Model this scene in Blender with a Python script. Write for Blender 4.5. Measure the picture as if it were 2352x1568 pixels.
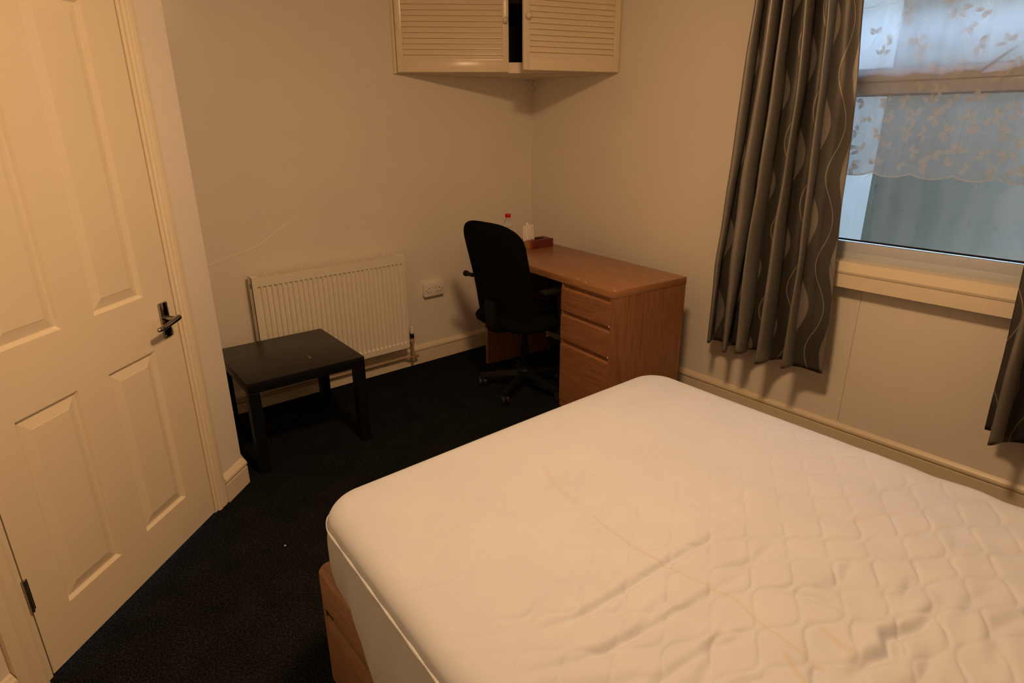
import bpy, bmesh, math, random
import numpy as np
from mathutils import Vector, Matrix
random.seed(7)
PI = math.pi
S = bpy.context.scene
COL = S.collection
for o in list(bpy.data.objects): bpy.data.objects.remove(o)

# ------------------------------------------------------------------ camera
CAM = Vector((-2.9607, -3.3628, 1.5233))
yaw, pitch, roll = map(math.radians, (39.4604, -19.7198, -0.3706))
fw = Vector((math.sin(yaw)*math.cos(pitch), math.cos(yaw)*math.cos(pitch), math.sin(pitch)))
r0 = Vector((math.cos(yaw), -math.sin(yaw), 0)); u0 = r0.cross(fw)
rt = math.cos(roll)*r0 + math.sin(roll)*u0
up = -math.sin(roll)*r0 + math.cos(roll)*u0
cd = bpy.data.cameras.new('camera'); cam = bpy.data.objects.new('camera', cd); COL.objects.link(cam)
M = Matrix.Identity(4)
for i in range(3):
    M[i][0] = rt[i]; M[i][1] = up[i]; M[i][2] = -fw[i]; M[i][3] = CAM[i]
cam.matrix_world = M
cd.sensor_fit = 'HORIZONTAL'; cd.sensor_width = 36.0; cd.lens = 36.0*1417.3/2352.0
cd.clip_start = 0.02
S.camera = cam

# ------------------------------------------------------------------ sky, exposure
W = bpy.data.worlds.new('sky'); S.world = W; W.use_nodes = True
bg = W.node_tree.nodes['Background']
bg.inputs[0].default_value = (0.50, 0.68, 1.0, 1); bg.inputs[1].default_value = 54.0
S.view_settings.view_transform = 'Standard'; S.view_settings.look = 'None'
S.view_settings.exposure = 0.0; S.view_settings.gamma = 1.0
S.view_settings.use_curve_mapping = False

LAMP = (-1.95, -2.45, 2.45)      # underside rim height of the flush ceiling light
LAMP_COL = (1.0, 0.60, 0.30); LAMP_STR = 160.0

# ------------------------------------------------------------------ helpers
def link(o, parent=None):
    COL.objects.link(o)
    if parent is not None: o.parent = parent
    return o
def thing(name, label, cat, loc=(0,0,0), rz=0.0, group=None):
    o = bpy.data.objects.new(name, None); link(o); o.empty_display_size = 0.1
    o.location = loc; o.rotation_euler = (0, 0, rz)
    o['label'] = label; o['category'] = cat
    if group: o['group'] = group
    return o
def tag(o, label, cat, group=None):
    o['label'] = label; o['category'] = cat
    if group: o['group'] = group
    return o
def struct(o, label=None, cat=None):
    o['kind'] = 'structure'
    if label: o['label'] = label
    if cat: o['category'] = cat
    return o

class MB:
    """mesh builder: collects verts/faces, each face with material index and smooth flag"""
    def __init__(s): s.v = []; s.f = []; s.m = []; s.sm = []; s.uv = None
    def add(s, vs, fs, mi=0, smooth=False, xf=None):
        b = len(s.v)
        for p in vs:
            p = Vector(p)
            if xf is not None: p = xf @ p
            s.v.append(tuple(p))
        for f in fs:
            s.f.append(tuple(b+i for i in f)); s.m.append(mi); s.sm.append(smooth)
        return s
    def box(s, x0, x1, y0, y1, z0, z1, mi=0, bev=0.0, xf=None, seg=2):
        bm = bmesh.new()
        vs = [bm.verts.new(p) for p in ((x0,y0,z0),(x1,y0,z0),(x1,y1,z0),(x0,y1,z0),(x0,y0,z1),(x1,y0,z1),(x1,y1,z1),(x0,y1,z1))]
        for f in ((3,2,1,0),(4,5,6,7),(0,1,5,4),(1,2,6,5),(2,3,7,6),(3,0,4,7)): bm.faces.new([vs[i] for i in f])
        if bev > 0: bmesh.ops.bevel(bm, geom=bm.edges[:], offset=bev, segments=seg, profile=0.5, affect='EDGES')
        s.addbm(bm, mi, bev > 0 and seg > 1, xf); return s
    def addbm(s, bm, mi=0, smooth=False, xf=None):
        bm.verts.index_update()
        s.add([v.co[:] for v in bm.verts], [[v.index for v in f.verts] for f in bm.faces], mi, smooth, xf); bm.free()
    def prism(s, pts, z0, z1, mi=0, axis='z', xf=None, smooth=False):
        n = len(pts)
        def P(a, b, c): return {'z':(a,b,c), 'x':(c,a,b), 'y':(a,c,b)}[axis]
        vs = [P(a,b,z0) for a,b in pts] + [P(a,b,z1) for a,b in pts]
        area = sum(pts[i][0]*pts[(i+1)%n][1]-pts[(i+1)%n][0]*pts[i][1] for i in range(n))
        flip = (area < 0) != (axis == 'y')
        fs = [tuple(range(n))[::-1], tuple(range(n, 2*n))] + [(i,(i+1)%n,(i+1)%n+n,i+n) for i in range(n)]
        if flip: fs = [f[::-1] for f in fs]
        return s.add(vs, fs, mi, smooth, xf)
    def tube(s, pts, r, n=12, mi=0, cap=True, xf=None):
        pts = [Vector(p) for p in pts]; rr = r if isinstance(r, (list, tuple)) else [r]*len(pts)
        vs = []; fs = []; prev = None
        for i, p in enumerate(pts):
            t = (pts[min(i+1, len(pts)-1)] - pts[max(i-1, 0)]).normalized()
            if prev is None:
                a = Vector((0,0,1)) if abs(t.z) < .9 else Vector((1,0,0)); a = (a - t*a.dot(t)).normalized()
            else: a = (prev - t*prev.dot(t)).normalized()
            prev = a; b = t.cross(a)
            for k in range(n):
                an = 2*PI*k/n; vs.append(p + (a*math.cos(an)+b*math.sin(an))*rr[i])
        for i in range(len(pts)-1):
            for k in range(n): fs.append((i*n+k, i*n+(k+1)%n, (i+1)*n+(k+1)%n, (i+1)*n+k))
        if cap: fs += [tuple(range(n))[::-1], tuple(range((len(pts)-1)*n, len(pts)*n))]
        return s.add(vs, fs, mi, True, xf)
    def lathe(s, prof, n=32, mi=0, xf=None):
        vs = []; fs = []
        for (r, z) in prof:
            for k in range(n): vs.append((r*math.cos(2*PI*k/n), r*math.sin(2*PI*k/n), z))
        for i in range(len(prof)-1):
            for k in range(n): fs.append((i*n+k, i*n+(k+1)%n, (i+1)*n+(k+1)%n, (i+1)*n+k))
        fs += [tuple(range(n))[::-1], tuple(range((len(prof)-1)*n, len(prof)*n))]
        return s.add(vs, fs, mi, True, xf)
    def grid(s, fn, nu, nv, mi=0, smooth=True, flip=False, xf=None):
        vs = [fn(i/(nu-1), j/(nv-1)) for j in range(nv) for i in range(nu)]
        fs = []
        for j in range(nv-1):
            for i in range(nu-1):
                a = j*nu+i; q = (a, a+1, a+nu+1, a+nu); fs.append(q[::-1] if flip else q)
        return s.add(vs, fs, mi, smooth, xf)
    def build(s, name, mats, parent=None, bevel=0.0, auto=True, subsurf=0, loc=None):
        me = bpy.data.meshes.new(name); me.from_pydata(s.v, [], s.f); 
        for m in (mats if isinstance(mats, (list, tuple)) else [mats]): me.materials.append(m)
        me.polygons.foreach_set('material_index', s.m); me.polygons.foreach_set('use_smooth', s.sm)
        me.update(); me.validate()
        if auto and any(s.sm): me.set_sharp_from_angle(angle=math.radians(42))
        o = bpy.data.objects.new(name, me); link(o, parent)
        if loc: o.location = loc
        if bevel > 0:
            b = o.modifiers.new('bevel', 'BEVEL'); b.width = bevel; b.segments = 2; b.limit_method = 'ANGLE'; b.angle_limit = math.radians(40)
        if subsurf:
            b = o.modifiers.new('sub', 'SUBSURF'); b.levels = subsurf; b.render_levels = subsurf
        return o

# ------------------------------------------------------------------ materials
def newmat(name):
    m = bpy.data.materials.new(name); m.use_nodes = True
    nt = m.node_tree; return m, nt, nt.nodes['Principled BSDF']
def setp(b, **k):
    for a, v in k.items():
        i = b.inputs[a.replace('_', ' ')]
        i.default_value = (*v, 1) if isinstance(v, tuple) and len(v) == 3 else v
def N(nt, t, **k):
    n = nt.nodes.new(t)
    for a, v in k.items(): setattr(n, a, v)
    return n
def L(nt, a, b): nt.links.new(a, b)
def noise(nt, scale, detail=4, rough=.55, vec=None, mscale=None, coord='Object'):
    n = N(nt, 'ShaderNodeTexNoise'); n.inputs['Scale'].default_value = scale; n.inputs['Detail'].default_value = detail
    n.inputs['Roughness'].default_value = rough
    tc = N(nt, 'ShaderNodeTexCoord'); mp = N(nt, 'ShaderNodeMapping')
    if mscale: mp.inputs['Scale'].default_value = mscale
    L(nt, tc.outputs[coord], mp.inputs[0]); L(nt, mp.outputs[0], n.inputs['Vector']); return n
def ramp(nt, src, stops):
    r = N(nt, 'ShaderNodeValToRGB'); e = r.color_ramp.elements
    while len(e) < len(stops): e.new(.5)
    for q, (p, c) in zip(e, stops): q.position = p; q.color = (*c, 1) if len(c) == 3 else c
    L(nt, src, r.inputs[0]); return r
def bump(nt, b, src, strength, dist=.01, prev=None):
    n = N(nt, 'ShaderNodeBump'); n.inputs['Strength'].default_value = strength; n.inputs['Distance'].default_value = dist
    L(nt, src, n.inputs['Height'])
    if prev: L(nt, prev.outputs[0], n.inputs['Normal'])
    L(nt, n.outputs[0], b.inputs['Normal']); return n
def paint(name, col, rough=.5, var=.04, bs=.15, bscale=60, spec=.5, big=0.0):
    m, nt, b = newmat(name); setp(b, Roughness=rough); b.inputs['Specular IOR Level'].default_value = spec
    n = noise(nt, 3.0, 5)
    r = ramp(nt, n.outputs[0], [(.3, tuple(c*(1-var) for c in col)), (.7, tuple(min(1, c*(1+var)) for c in col))])
    L(nt, r.outputs[0], b.inputs['Base Color'])
    n2 = noise(nt, bscale, 6, .6); p = bump(nt, b, n2.outputs[0], bs, .004)
    if big > 0:
        n3 = noise(nt, 5, 2, .5); bump(nt, b, n3.outputs[0], big, .03, p)
    return m
def plain(name, col, rough=.5, metal=0.0, **k):
    m, nt, b = newmat(name); setp(b, Base_Color=col, Roughness=rough, Metallic=metal, **k)
    n = noise(nt, 25, 3)
    r = ramp(nt, n.outputs[0], [(.3, (rough*.85,)*3), (.7, (min(1, rough*1.15),)*3)]); L(nt, r.outputs[0], b.inputs['Roughness'])
    return m
def wood(name, c0, c1, c2, mscale, rough=.42):
    m, nt, b = newmat(name); setp(b, Roughness=rough)
    n = noise(nt, 14, 8, .62, mscale=mscale); n.inputs['Distortion'].default_value = .6
    r = ramp(nt, n.outputs[0], [(.30, c0), (.5, c1), (.72, c2)])
    n2 = noise(nt, 60, 4, .7, mscale=mscale); r2 = ramp(nt, n2.outputs[0], [(.35, (.72, .72, .72)), (.6, (1, 1, 1))])
    mx = N(nt, 'ShaderNodeMix', data_type='RGBA', blend_type='MULTIPLY'); mx.inputs[0].default_value = .8
    L(nt, r.outputs[0], mx.inputs[6]); L(nt, r2.outputs[0], mx.inputs[7]); L(nt, mx.outputs[2], b.inputs['Base Color'])
    bump(nt, b, n2.outputs[0], .12, .002)
    return m

M_WALL = paint('wall_emulsion', (.80, .745, .665), .42, .02, .10, 90, .35, .10)
M_CEIL = paint('ceiling_paint', (.72, .69, .64), .8)
M_GLOSS = paint('cream_gloss_paint', (.80, .705, .545), .20, .015, .04, 35, .5, .05)
M_BASEB = paint('skirting_paint', (.74, .65, .50), .34, .015, .05, 35, .4, .05)
M_CAB = paint('cabinet_gloss_paint', (.80, .685, .50), .26, .02, .06, 40, .5, .05)
M_RAD = paint('radiator_enamel', (.80, .75, .64), .32, .015, .03, 40)
M_UPVC = paint('white_plastic', (.50, .54, .61), .25, .01, .02, 30)
M_SOCK = paint('socket_plastic', (.80, .76, .70), .3, .01, .02, 30)
M_CHROME = plain('polished_chrome', (.36, .35, .33), .08, 1.0)
M_STEEL = plain('dull_steel', (.40, .38, .34), .35, 1.0)
M_COPPER = plain('painted_copper', (.42, .30, .20), .4, .1)
M_BLACKP = plain('black_plastic', (.0050, .0050, .0050), .5); M_BLACKP.node_tree.nodes['Principled BSDF'].inputs['Specular IOR Level'].default_value = .22
M_BLACKL = paint('black_lacquer', (.0055, .0055, .0055), .33, .1, .03, 30, .28)
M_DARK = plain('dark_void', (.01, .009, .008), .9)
WC0, WC1, WC2 = (.215, .092, .040), (.315, .140, .060), (.40, .19, .085)
M_WOODV = wood('desk_veneer_upright', WC0, WC1, WC2, (6, 6, .35))
M_WOODH = wood('desk_veneer_lengthwise', WC0, WC1, WC2, (6, .35, 6))
M_WOODT = wood('desk_top_veneer', (.295, .135, .058), (.365, .172, .076), (.43, .21, .095), (7, .4, 7), .34)
M_WOODB = wood('bed_base_laminate', (.27, .145, .085), (.35, .195, .118), (.42, .245, .155), (6, .5, 6), .45)

def m_carpet():
    m, nt, b = newmat('charcoal_carpet'); setp(b, Roughness=1.0); b.inputs['Specular IOR Level'].default_value = .0
    n = noise(nt, 170, 2, .8); n2 = noise(nt, 8, 4)
    r = ramp(nt, n.outputs[0], [(.36, (.0045, .0050, .0060)), (.55, (.0145, .0152, .0165)), (.70, (.042, .043, .045))])
    r2 = ramp(nt, n2.outputs[0], [(.3, (.75,)*3), (.7, (1.15,)*3)])
    mx = N(nt, 'ShaderNodeMix', data_type='RGBA', blend_type='MULTIPLY'); mx.inputs[0].default_value = 1
    L(nt, r.outputs[0], mx.inputs[6]); L(nt, r2.outputs[0], mx.inputs[7]); L(nt, mx.outputs[2], b.inputs['Base Color'])
    bump(nt, b, n.outputs[0], .8, .006); return m
M_CARPET = m_carpet()

def m_fabric(name, col, rough=.9, s=700, bs=.4, sheen=.0):
    m, nt, b = newmat(name); setp(b, Roughness=rough); b.inputs['Sheen Weight'].default_value = sheen
    n = noise(nt, s, 2, .6); r = ramp(nt, n.outputs[0], [(.3, tuple(c*.8 for c in col)), (.7, tuple(c*1.15 for c in col))])
    L(nt, r.outputs[0], b.inputs['Base Color']); bump(nt, b, n.outputs[0], bs, .0015); return m
M_CHAIRF = m_fabric('black_chair_fabric', (.0042, .0044, .0042), 1.0, 500, .4, 0.0); M_CHAIRF.node_tree.nodes['Principled BSDF'].inputs['Specular IOR Level'].default_value = .05
M_SKIRT = m_fabric('protector_skirt', (.53, .55, .59), .9, 900, .15)

def m_quilt():
    m, nt, b = newmat('quilted_protector'); setp(b, Roughness=.92); b.inputs['Sheen Weight'].default_value = .1
    at = N(nt, 'ShaderNodeAttribute', attribute_name='stain')
    n = noise(nt, 6, 4); r = ramp(nt, n.outputs[0], [(.3, (.515, .545, .625)), (.7, (.55, .58, .655))])
    mx = N(nt, 'ShaderNodeMix', data_type='RGBA'); L(nt, at.outputs['Fac'], mx.inputs[0])
    L(nt, r.outputs[0], mx.inputs[6]); mx.inputs[7].default_value = (.52, .38, .19, 1)
    L(nt, mx.outputs[2], b.inputs['Base Color'])
    n2 = noise(nt, 400, 3); bump(nt, b, n2.outputs[0], .08, .001); return m
M_QUILT = m_quilt()

def m_curtain():
    m, nt, b = newmat('satin_curtain'); setp(b, Roughness=.44, Metallic=.38); b.inputs['Specular IOR Level'].default_value = .8
    uv = N(nt, 'ShaderNodeUVMap'); sp = N(nt, 'ShaderNodeSeparateXYZ'); L(nt, uv.outputs[0], sp.inputs[0])
    def mth(op, a, c=None, cl=False):
        q = N(nt, 'ShaderNodeMath', operation=op); q.use_clamp = cl
        for i, x in enumerate((a, c)):
            if x is None: continue
            if isinstance(x, (int, float)): q.inputs[i].default_value = x
            else: L(nt, x, q.inputs[i])
        return q.outputs[0]
    U, V = sp.outputs[0], sp.outputs[1]
    def lines(k, amp, wl, ph, w, seedk=2.1):
        base = mth('ADD', mth('MULTIPLY', U, k), ph)
        cell = mth('FLOOR', base)
        sn = mth('MULTIPLY', mth('SINE', mth('ADD', mth('MULTIPLY', V, 2*PI/wl), mth('MULTIPLY', cell, seedk))), amp)
        f = mth('ADD', base, sn); fr = mth('ABSOLUTE', mth('SUBTRACT', mth('FRACT', f), .5))
        return mth('LESS_THAN', fr, w), f
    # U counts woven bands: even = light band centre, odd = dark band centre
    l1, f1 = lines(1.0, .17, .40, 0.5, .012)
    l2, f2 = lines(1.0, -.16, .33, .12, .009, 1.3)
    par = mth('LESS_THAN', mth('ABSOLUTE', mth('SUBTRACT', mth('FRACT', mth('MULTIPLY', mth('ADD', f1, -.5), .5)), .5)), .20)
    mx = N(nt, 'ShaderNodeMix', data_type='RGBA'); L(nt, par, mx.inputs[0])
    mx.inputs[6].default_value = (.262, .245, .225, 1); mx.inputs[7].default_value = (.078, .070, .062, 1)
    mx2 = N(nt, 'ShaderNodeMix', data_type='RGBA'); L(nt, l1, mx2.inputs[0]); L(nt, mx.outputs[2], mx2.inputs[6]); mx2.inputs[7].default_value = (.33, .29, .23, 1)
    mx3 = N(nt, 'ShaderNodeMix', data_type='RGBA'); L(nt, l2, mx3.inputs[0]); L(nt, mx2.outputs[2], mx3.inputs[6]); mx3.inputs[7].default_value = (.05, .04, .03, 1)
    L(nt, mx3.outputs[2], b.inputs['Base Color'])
    n2 = noise(nt, 500, 2); bump(nt, b, n2.outputs[0], .12, .001)
    tl = N(nt, 'ShaderNodeBsdfTranslucent'); tl.inputs[0].default_value = (.34, .36, .40, 1); ms = N(nt, 'ShaderNodeMixShader'); ms.inputs[0].default_value = .18
    out = [q for q in nt.nodes if q.type == 'OUTPUT_MATERIAL'][0]; L(nt, b.outputs[0], ms.inputs[1]); L(nt, tl.outputs[0], ms.inputs[2]); L(nt, ms.outputs[0], out.inputs[0])
    return m
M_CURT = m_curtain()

def m_net(name, alpha, col, trans):
    m = bpy.data.materials.new(name); m.use_nodes = True; nt = m.node_tree; nt.nodes.clear()
    out = N(nt, 'ShaderNodeOutputMaterial'); mx = N(nt, 'ShaderNodeMixShader'); tr = N(nt, 'ShaderNodeBsdfTransparent')
    d = N(nt, 'ShaderNodeBsdfDiffuse'); t = N(nt, 'ShaderNodeBsdfTranslucent'); m2 = N(nt, 'ShaderNodeMixShader')
    d.inputs[0].default_value = (*col, 1); t.inputs[0].default_value = (*col, 1); m2.inputs[0].default_value = trans
    L(nt, d.outputs[0], m2.inputs[1]); L(nt, t.outputs[0], m2.inputs[2])
    n = noise(nt, 900, 1); r = ramp(nt, n.outputs[0], [(.35, (alpha-.06,)*3), (.65, (alpha+.06,)*3)])
    L(nt, r.outputs[0], mx.inputs[0]); L(nt, tr.outputs[0], mx.inputs[1]); L(nt, m2.outputs[0], mx.inputs[2]); L(nt, mx.outputs[0], out.inputs[0])
    return m
M_NET = m_net('net_mesh', .66, (.78, .80, .86), .93); M_LEAF = m_net('net_leaf', .84, (.78, .76, .74), .66)

def m_glass():
    m = bpy.data.materials.new('window_glass'); m.use_nodes = True; nt = m.node_tree; nt.nodes.clear()
    out = N(nt, 'ShaderNodeOutputMaterial'); mx = N(nt, 'ShaderNodeMixShader'); tr = N(nt, 'ShaderNodeBsdfTransparent')
    g = N(nt, 'ShaderNodeBsdfGlossy'); g.inputs['Roughness'].default_value = .02; fr = N(nt, 'ShaderNodeFresnel'); fr.inputs[0].default_value = 1.35
    tr.inputs[0].default_value = (.93, .97, .96, 1)
    L(nt, fr.outputs[0], mx.inputs[0]); L(nt, tr.outputs[0], mx.inputs[1]); L(nt, g.outputs[0], mx.inputs[2]); L(nt, mx.outputs[0], out.inputs[0])
    return m
M_GLASS = m_glass()

def m_render():
    m, nt, b = newmat('stained_outside_render'); setp(b, Roughness=.95)
    n = noise(nt, 2.2, 6, .6, mscale=(1, 1, .45)); r = ramp(nt, n.outputs[0], [(.25, (.050, .038, .026)), (.5, (.076, .058, .038)), (.75, (.096, .075, .050))])
    n3 = noise(nt, 18, 5, .7); r3 = ramp(nt, n3.outputs[0], [(.30, (.45, .47, .44)), (.42, (1, 1, 1))])
    ns = noise(nt, 3.2, 4, .6, mscale=(1, 1.6, .12)); rs = ramp(nt, ns.outputs[0], [(.36, (.62, .70, .62)), (.55, (1, 1, 1))])
    mq = N(nt, 'ShaderNodeMix', data_type='RGBA', blend_type='MULTIPLY'); mq.inputs[0].default_value = 1; L(nt, r.outputs[0], mq.inputs[6]); L(nt, rs.outputs[0], mq.inputs[7]); r = mq
    mx = N(nt, 'ShaderNodeMix', data_type='RGBA', blend_type='MULTIPLY'); mx.inputs[0].default_value = .7
    L(nt, r.outputs[2], mx.inputs[6]); L(nt, r3.outputs[0], mx.inputs[7]); L(nt, mx.outputs[2], b.inputs['Base Color'])
    bump(nt, b, n3.outputs[0], .3, .01); return m
M_REND = m_render()
M_REND2 = paint('outside_white_render', (.145, .134, .115), .9, .10, .3, 20)

# ------------------------------------------------------------------ room shell
CZ = 2.50
DA = math.radians(42.3857); DT = Vector((math.cos(DA), math.sin(DA), 0)); DN = Vector((math.sin(DA), -math.cos(DA), 0))
DH = Vector((-3.1284, -1.4456, 0)); DW = .806
STUB = 1.035
def dg(s, off, z=0.0):       # along the diagonal wall, off = into the room
    return DH + DT*s + DN*off + Vector((0, 0, z))
XD = Matrix((( DT.x, -DN.x, 0, DH.x), (DT.y, -DN.y, 0, DH.y), (0, 0, 1, 0), (0, 0, 0, 1)))   # local x along wall, local y INTO the wall
PC = dg(STUB, 0); PL = dg(-.62, 0)
XL, YF = PL.x, -4.05

def wall_box(name, x0, x1, y0, y1, z0=0, z1=CZ, mat=None):
    return struct(MB().box(x0, x1, y0, y1, z0, z1).build(name, mat or M_WALL))
struct(MB().box(XL-.3, .3, YF-.2, .2, -.08, 0).build('floor', M_CARPET), 'charcoal carpet floor', 'floor')
struct(MB().box(XL-.3, .3, YF-.2, .2, CZ, CZ+.08).build('ceiling', M_CEIL))

def m_backwall():
    m = M_WALL.copy(); m.name = 'wall_emulsion_damp'; nt = m.node_tree; b = nt.nodes['Principled BSDF']
    src = b.inputs['Base Color'].links[0].from_socket
    tc = N(nt, 'ShaderNodeTexCoord'); 
    def blob(cx, cy, cz, sx, sy, sz):
        mp = N(nt, 'ShaderNodeMapping'); mp.vector_type = 'TEXTURE'; mp.inputs['Location'].default_value = (cx, cy, cz); mp.inputs['Scale'].default_value = (sx, sy, sz)
        L(nt, tc.outputs['Object'], mp.inputs[0]); g = N(nt, 'ShaderNodeTexGradient', gradient_type='SPHERICAL'); L(nt, mp.outputs[0], g.inputs[0]); return g.outputs['Fac']
    f = blob(0, 0, 1.76, .07, .07, .14)
    n = noise(nt, 34, 5, .7); r = ramp(nt, n.outputs[0], [(.50, (0, 0, 0)), (.66, (1, 1, 1))])
    mu = N(nt, 'ShaderNodeMath', operation='MULTIPLY'); L(nt, f, mu.inputs[0]); L(nt, r.outputs[0], mu.inputs[1])
    mu.use_clamp = True
    mx = N(nt, 'ShaderNodeMix', data_type='RGBA'); L(nt, mu.outputs[0], mx.inputs[0]); L(nt, src, mx.inputs[6]); mx.inputs[7].default_value = (.33, .25, .20, 1)
    L(nt, mx.outputs[2], b.inputs['Base Color']); return m
M_BACK = m_backwall()
M_BACK.node_tree.nodes['Principled BSDF'].inputs['Roughness'].default_value = .32; M_BACK.node_tree.nodes['Principled BSDF'].inputs['Specular IOR Level'].default_value = .4
wall_box('wall_back', PC.x-.12, .30, 0, .12, mat=M_BACK)
cr = [(-2.33, .80), (-2.20, .835), (-2.05, .875), (-1.93, .905), (-1.80, .985), (-1.70, 1.045), (-1.55, 1.065), (-1.44, 1.07)]
mb = MB(); mb.tube([(x, .0004, z) for x, z in cr], [.0004]+[.0016]*(len(cr)-2)+[.0004], 8)
ck = mb.build('plaster_crack', M_BACK, bpy.data.objects['wall_back']); ck['label'] = 'faint crooked ridge in the wall paper'
# window wall with its opening
WY0, WY1, WZ0, WZ1 = -3.06, -1.90, .905, 2.16
mb = MB()
mb.box(0, .28, YF-.1, WY0, 0, CZ); mb.box(0, .28, WY1, 0, 0, CZ); mb.box(0, .28, WY0, WY1, 0, WZ0-.03); mb.box(0, .28, WY0, WY1, WZ1, CZ)
struct(mb.build('wall_right', M_BACK))
wall_box('wall_front', XL-.1, .0, YF-.1, YF)
wall_box('wall_left', XL-.1, XL, YF, PL.y)
# diagonal wall with doorway
mb = MB()
GAP = .006
DZ = 1.985
mb.box(-.62, -.035, 0, .11, 0, CZ, xf=XD); mb.box(DW+.035, STUB, 0, .11, 0, CZ, xf=XD); mb.box(-.035, DW+.035, 0, .11, DZ+.035, CZ, xf=XD)
struct(mb.build('wall_diagonal', M_WALL))
# short return wall behind the stub
wall_box('wall_return', PC.x-.11, PC.x, PC.y+.0, 0)

# boarding under the window: thin painted board with its joints
def board(y0, y1, name):
    return struct(MB().box(-.0055, 0, y0, y1, .118, .79, bev=.0012, seg=1).build(name, M_WALL))
board(-2.279, -1.80, 'trim_1'); board(-4.04, -2.283, 'trim_2')

# skirting boards: torus profile swept along a path
SKP = [(0,0),(.018,0),(.018,.0815),(.0095,.0835),(.0095,.0885),(.0185,.0915),(.0195,.099),(.017,.107),(.011,.114),(.007,.120),(.003,.124),(0,.125)]
def skirting(name, a, b, n, k=1.0, ma=0, mb_=0):
    """a->b along the floor, n = normal into the room, ma/mb_ = mitre factors at the ends"""
    a = Vector((*a, 0)); b = Vector((*b, 0)); n = Vector((*n, 0)).normalized(); t = (b-a).normalized()
    vs = [a + n*p*1.0 - t*p*ma + Vector((0,0,z*k)) for p, z in SKP] + [b + n*p + t*p*mb_ + Vector((0,0,z*k)) for p, z in SKP]
    m = len(SKP); fs = [(i, i+1, i+1+m, i+m) for i in range(m-1)] + [tuple(range(m)), tuple(range(m, 2*m))[::-1]]
    mbb = MB().add(vs, fs, 0, False); o = mbb.build(name, M_BASEB)
    bm = bmesh.new(); bm.from_mesh(o.data); bmesh.ops.recalc_face_normals(bm, faces=bm.faces); bm.to_mesh(o.data); bm.free()
    return struct(o)
mt = math.tan((math.pi/2-DA)/2)
skirting('baseboard_back', (PC.x, 0), (0, 0), (0, -1), ma=-1, mb_=-1)
skirting('baseboard_right', (0, 0), (0, YF), (-1, 0), ma=-1, mb_=-1)
a = dg(DW+.078, 0); skirting('baseboard_stub', (a.x, a.y), (PC.x, PC.y), (DN.x, DN.y), mb_=.40)
skirting('baseboard_return', (PC.x, PC.y), (PC.x, 0), (1, 0), ma=.40, mb_=-1)
a = dg(-.105, 0); skirting('baseboard_diagonal', (PL.x, PL.y), (a.x, a.y), (DN.x, DN.y))
skirting('baseboard_left', (XL, YF), (XL, PL.y), (1, 0))

# ------------------------------------------------------------------ door
def panel_door():
    """four raised-and-fielded panels, front face towards -y local (into the room), leaf 40 mm"""
    mb = MB(); T = .040; rec = .010
    x0, x1 = GAP/2, DW-GAP/2; z0, z1 = .006, DZ-.004
    xs = [(.110, .325), (.447, .662)]; zs = [(.172, .770), (.964, 1.862)]
    xc = sorted([x0, x1]+[v for p in xs for v in p]); zc = sorted([z0, z1]+[v for p in zs for v in p])
    for i in range(len(xc)-1):
        for j in range(len(zc)-1):
            if (xc[i], xc[i+1]) in xs and (zc[j], zc[j+1]) in zs:
                prof = [(0, 0), (.001, .0006), (.009, .0096), (.0105, .0105), (.013, .0105), (.041, .0042), (.044, .0030), (.046, .0030)]
                loops = []
                for d, h in prof:
                    loops.append([(xc[i]+d, h, zc[j]+d), (xc[i+1]-d, h, zc[j]+d), (xc[i+1]-d, h, zc[j+1]-d), (xc[i]+d, h, zc[j+1]-d)])
                vs = [p for l in loops for p in l]; fs = []
                for k in range(len(loops)-1):
                    for q in range(4): fs.append((k*4+q, k*4+(q+1)%4, (k+1)*4+(q+1)%4, (k+1)*4+q))
                e = (len(loops)-1)*4; fs.append((e, e+1, e+2, e+3))
                mb.add(vs, fs, 0, False)
            else:
                mb.add([(xc[i],0,zc[j]),(xc[i+1],0,zc[j]),(xc[i+1],0,zc[j+1]),(xc[i],0,zc[j+1])], [(0,1,2,3)])
    mb.add([(x0,0,z0),(x1,0,z0),(x1,0,z1),(x0,0,z1),(x0,T,z0),(x1,T,z0),(x1,T,z1),(x0,T,z1)], [(5,4,7,6),(0,4,5,1),(1,5,6,2),(2,6,7,3),(3,7,4,0)])
    return mb
door = panel_door().build('door_1', M_GLOSS); door.matrix_world = XD
bmx = bmesh.new(); bmx.from_mesh(door.data); bmesh.ops.remove_doubles(bmx, verts=bmx.verts, dist=1e-5); bmesh.ops.recalc_face_normals(bmx, faces=bmx.faces); bmx.to_mesh(door.data); bmx.free()
struct(door, 'cream gloss four-panel door in the diagonal wall', 'door')
# lever handle on a rectangular plate (local frame of the door; the room is towards -y)
hx, hz = .740, .860
def rect_plate():
    mb = MB(); mb.box(hx-.0215, hx+.0215, -.009, 0, hz-.064, hz+.064, bev=.0035); return mb
h = rect_plate().build('door_handle', M_CHROME, door); h['label'] = 'chrome lever handle on a rectangular plate'
mb = MB(); mb.tube([(hx, -.006, hz+.006), (hx, -.040, hz+.006), (hx, -.047, hz+.006)], [.010, .0085, .0085], 16)
mb.tube([(hx+.014, -.050, hz+.008), (hx, -.051, hz+.006), (hx-.035, -.052, hz+.001), (hx-.075, -.052, hz-.004), (hx-.098, -.050, hz-.006), (hx-.103, -.049, hz-.0065)], [.0095, .0105, .0095, .0085, .0075, .004], 16)
mb.build('lever', M_CHROME, h)
for sx in (-.016, .016):
    for sz in (-.056, .056):
        MB().lathe([(.0036, 0), (.0036, .0012), (.002, .002)], 12, xf=Matrix.Translation((hx+sx, -.009, hz+sz)) @ Matrix.Rotation(PI/2, 4, 'X')).build('screw', M_STEEL, h)
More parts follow.
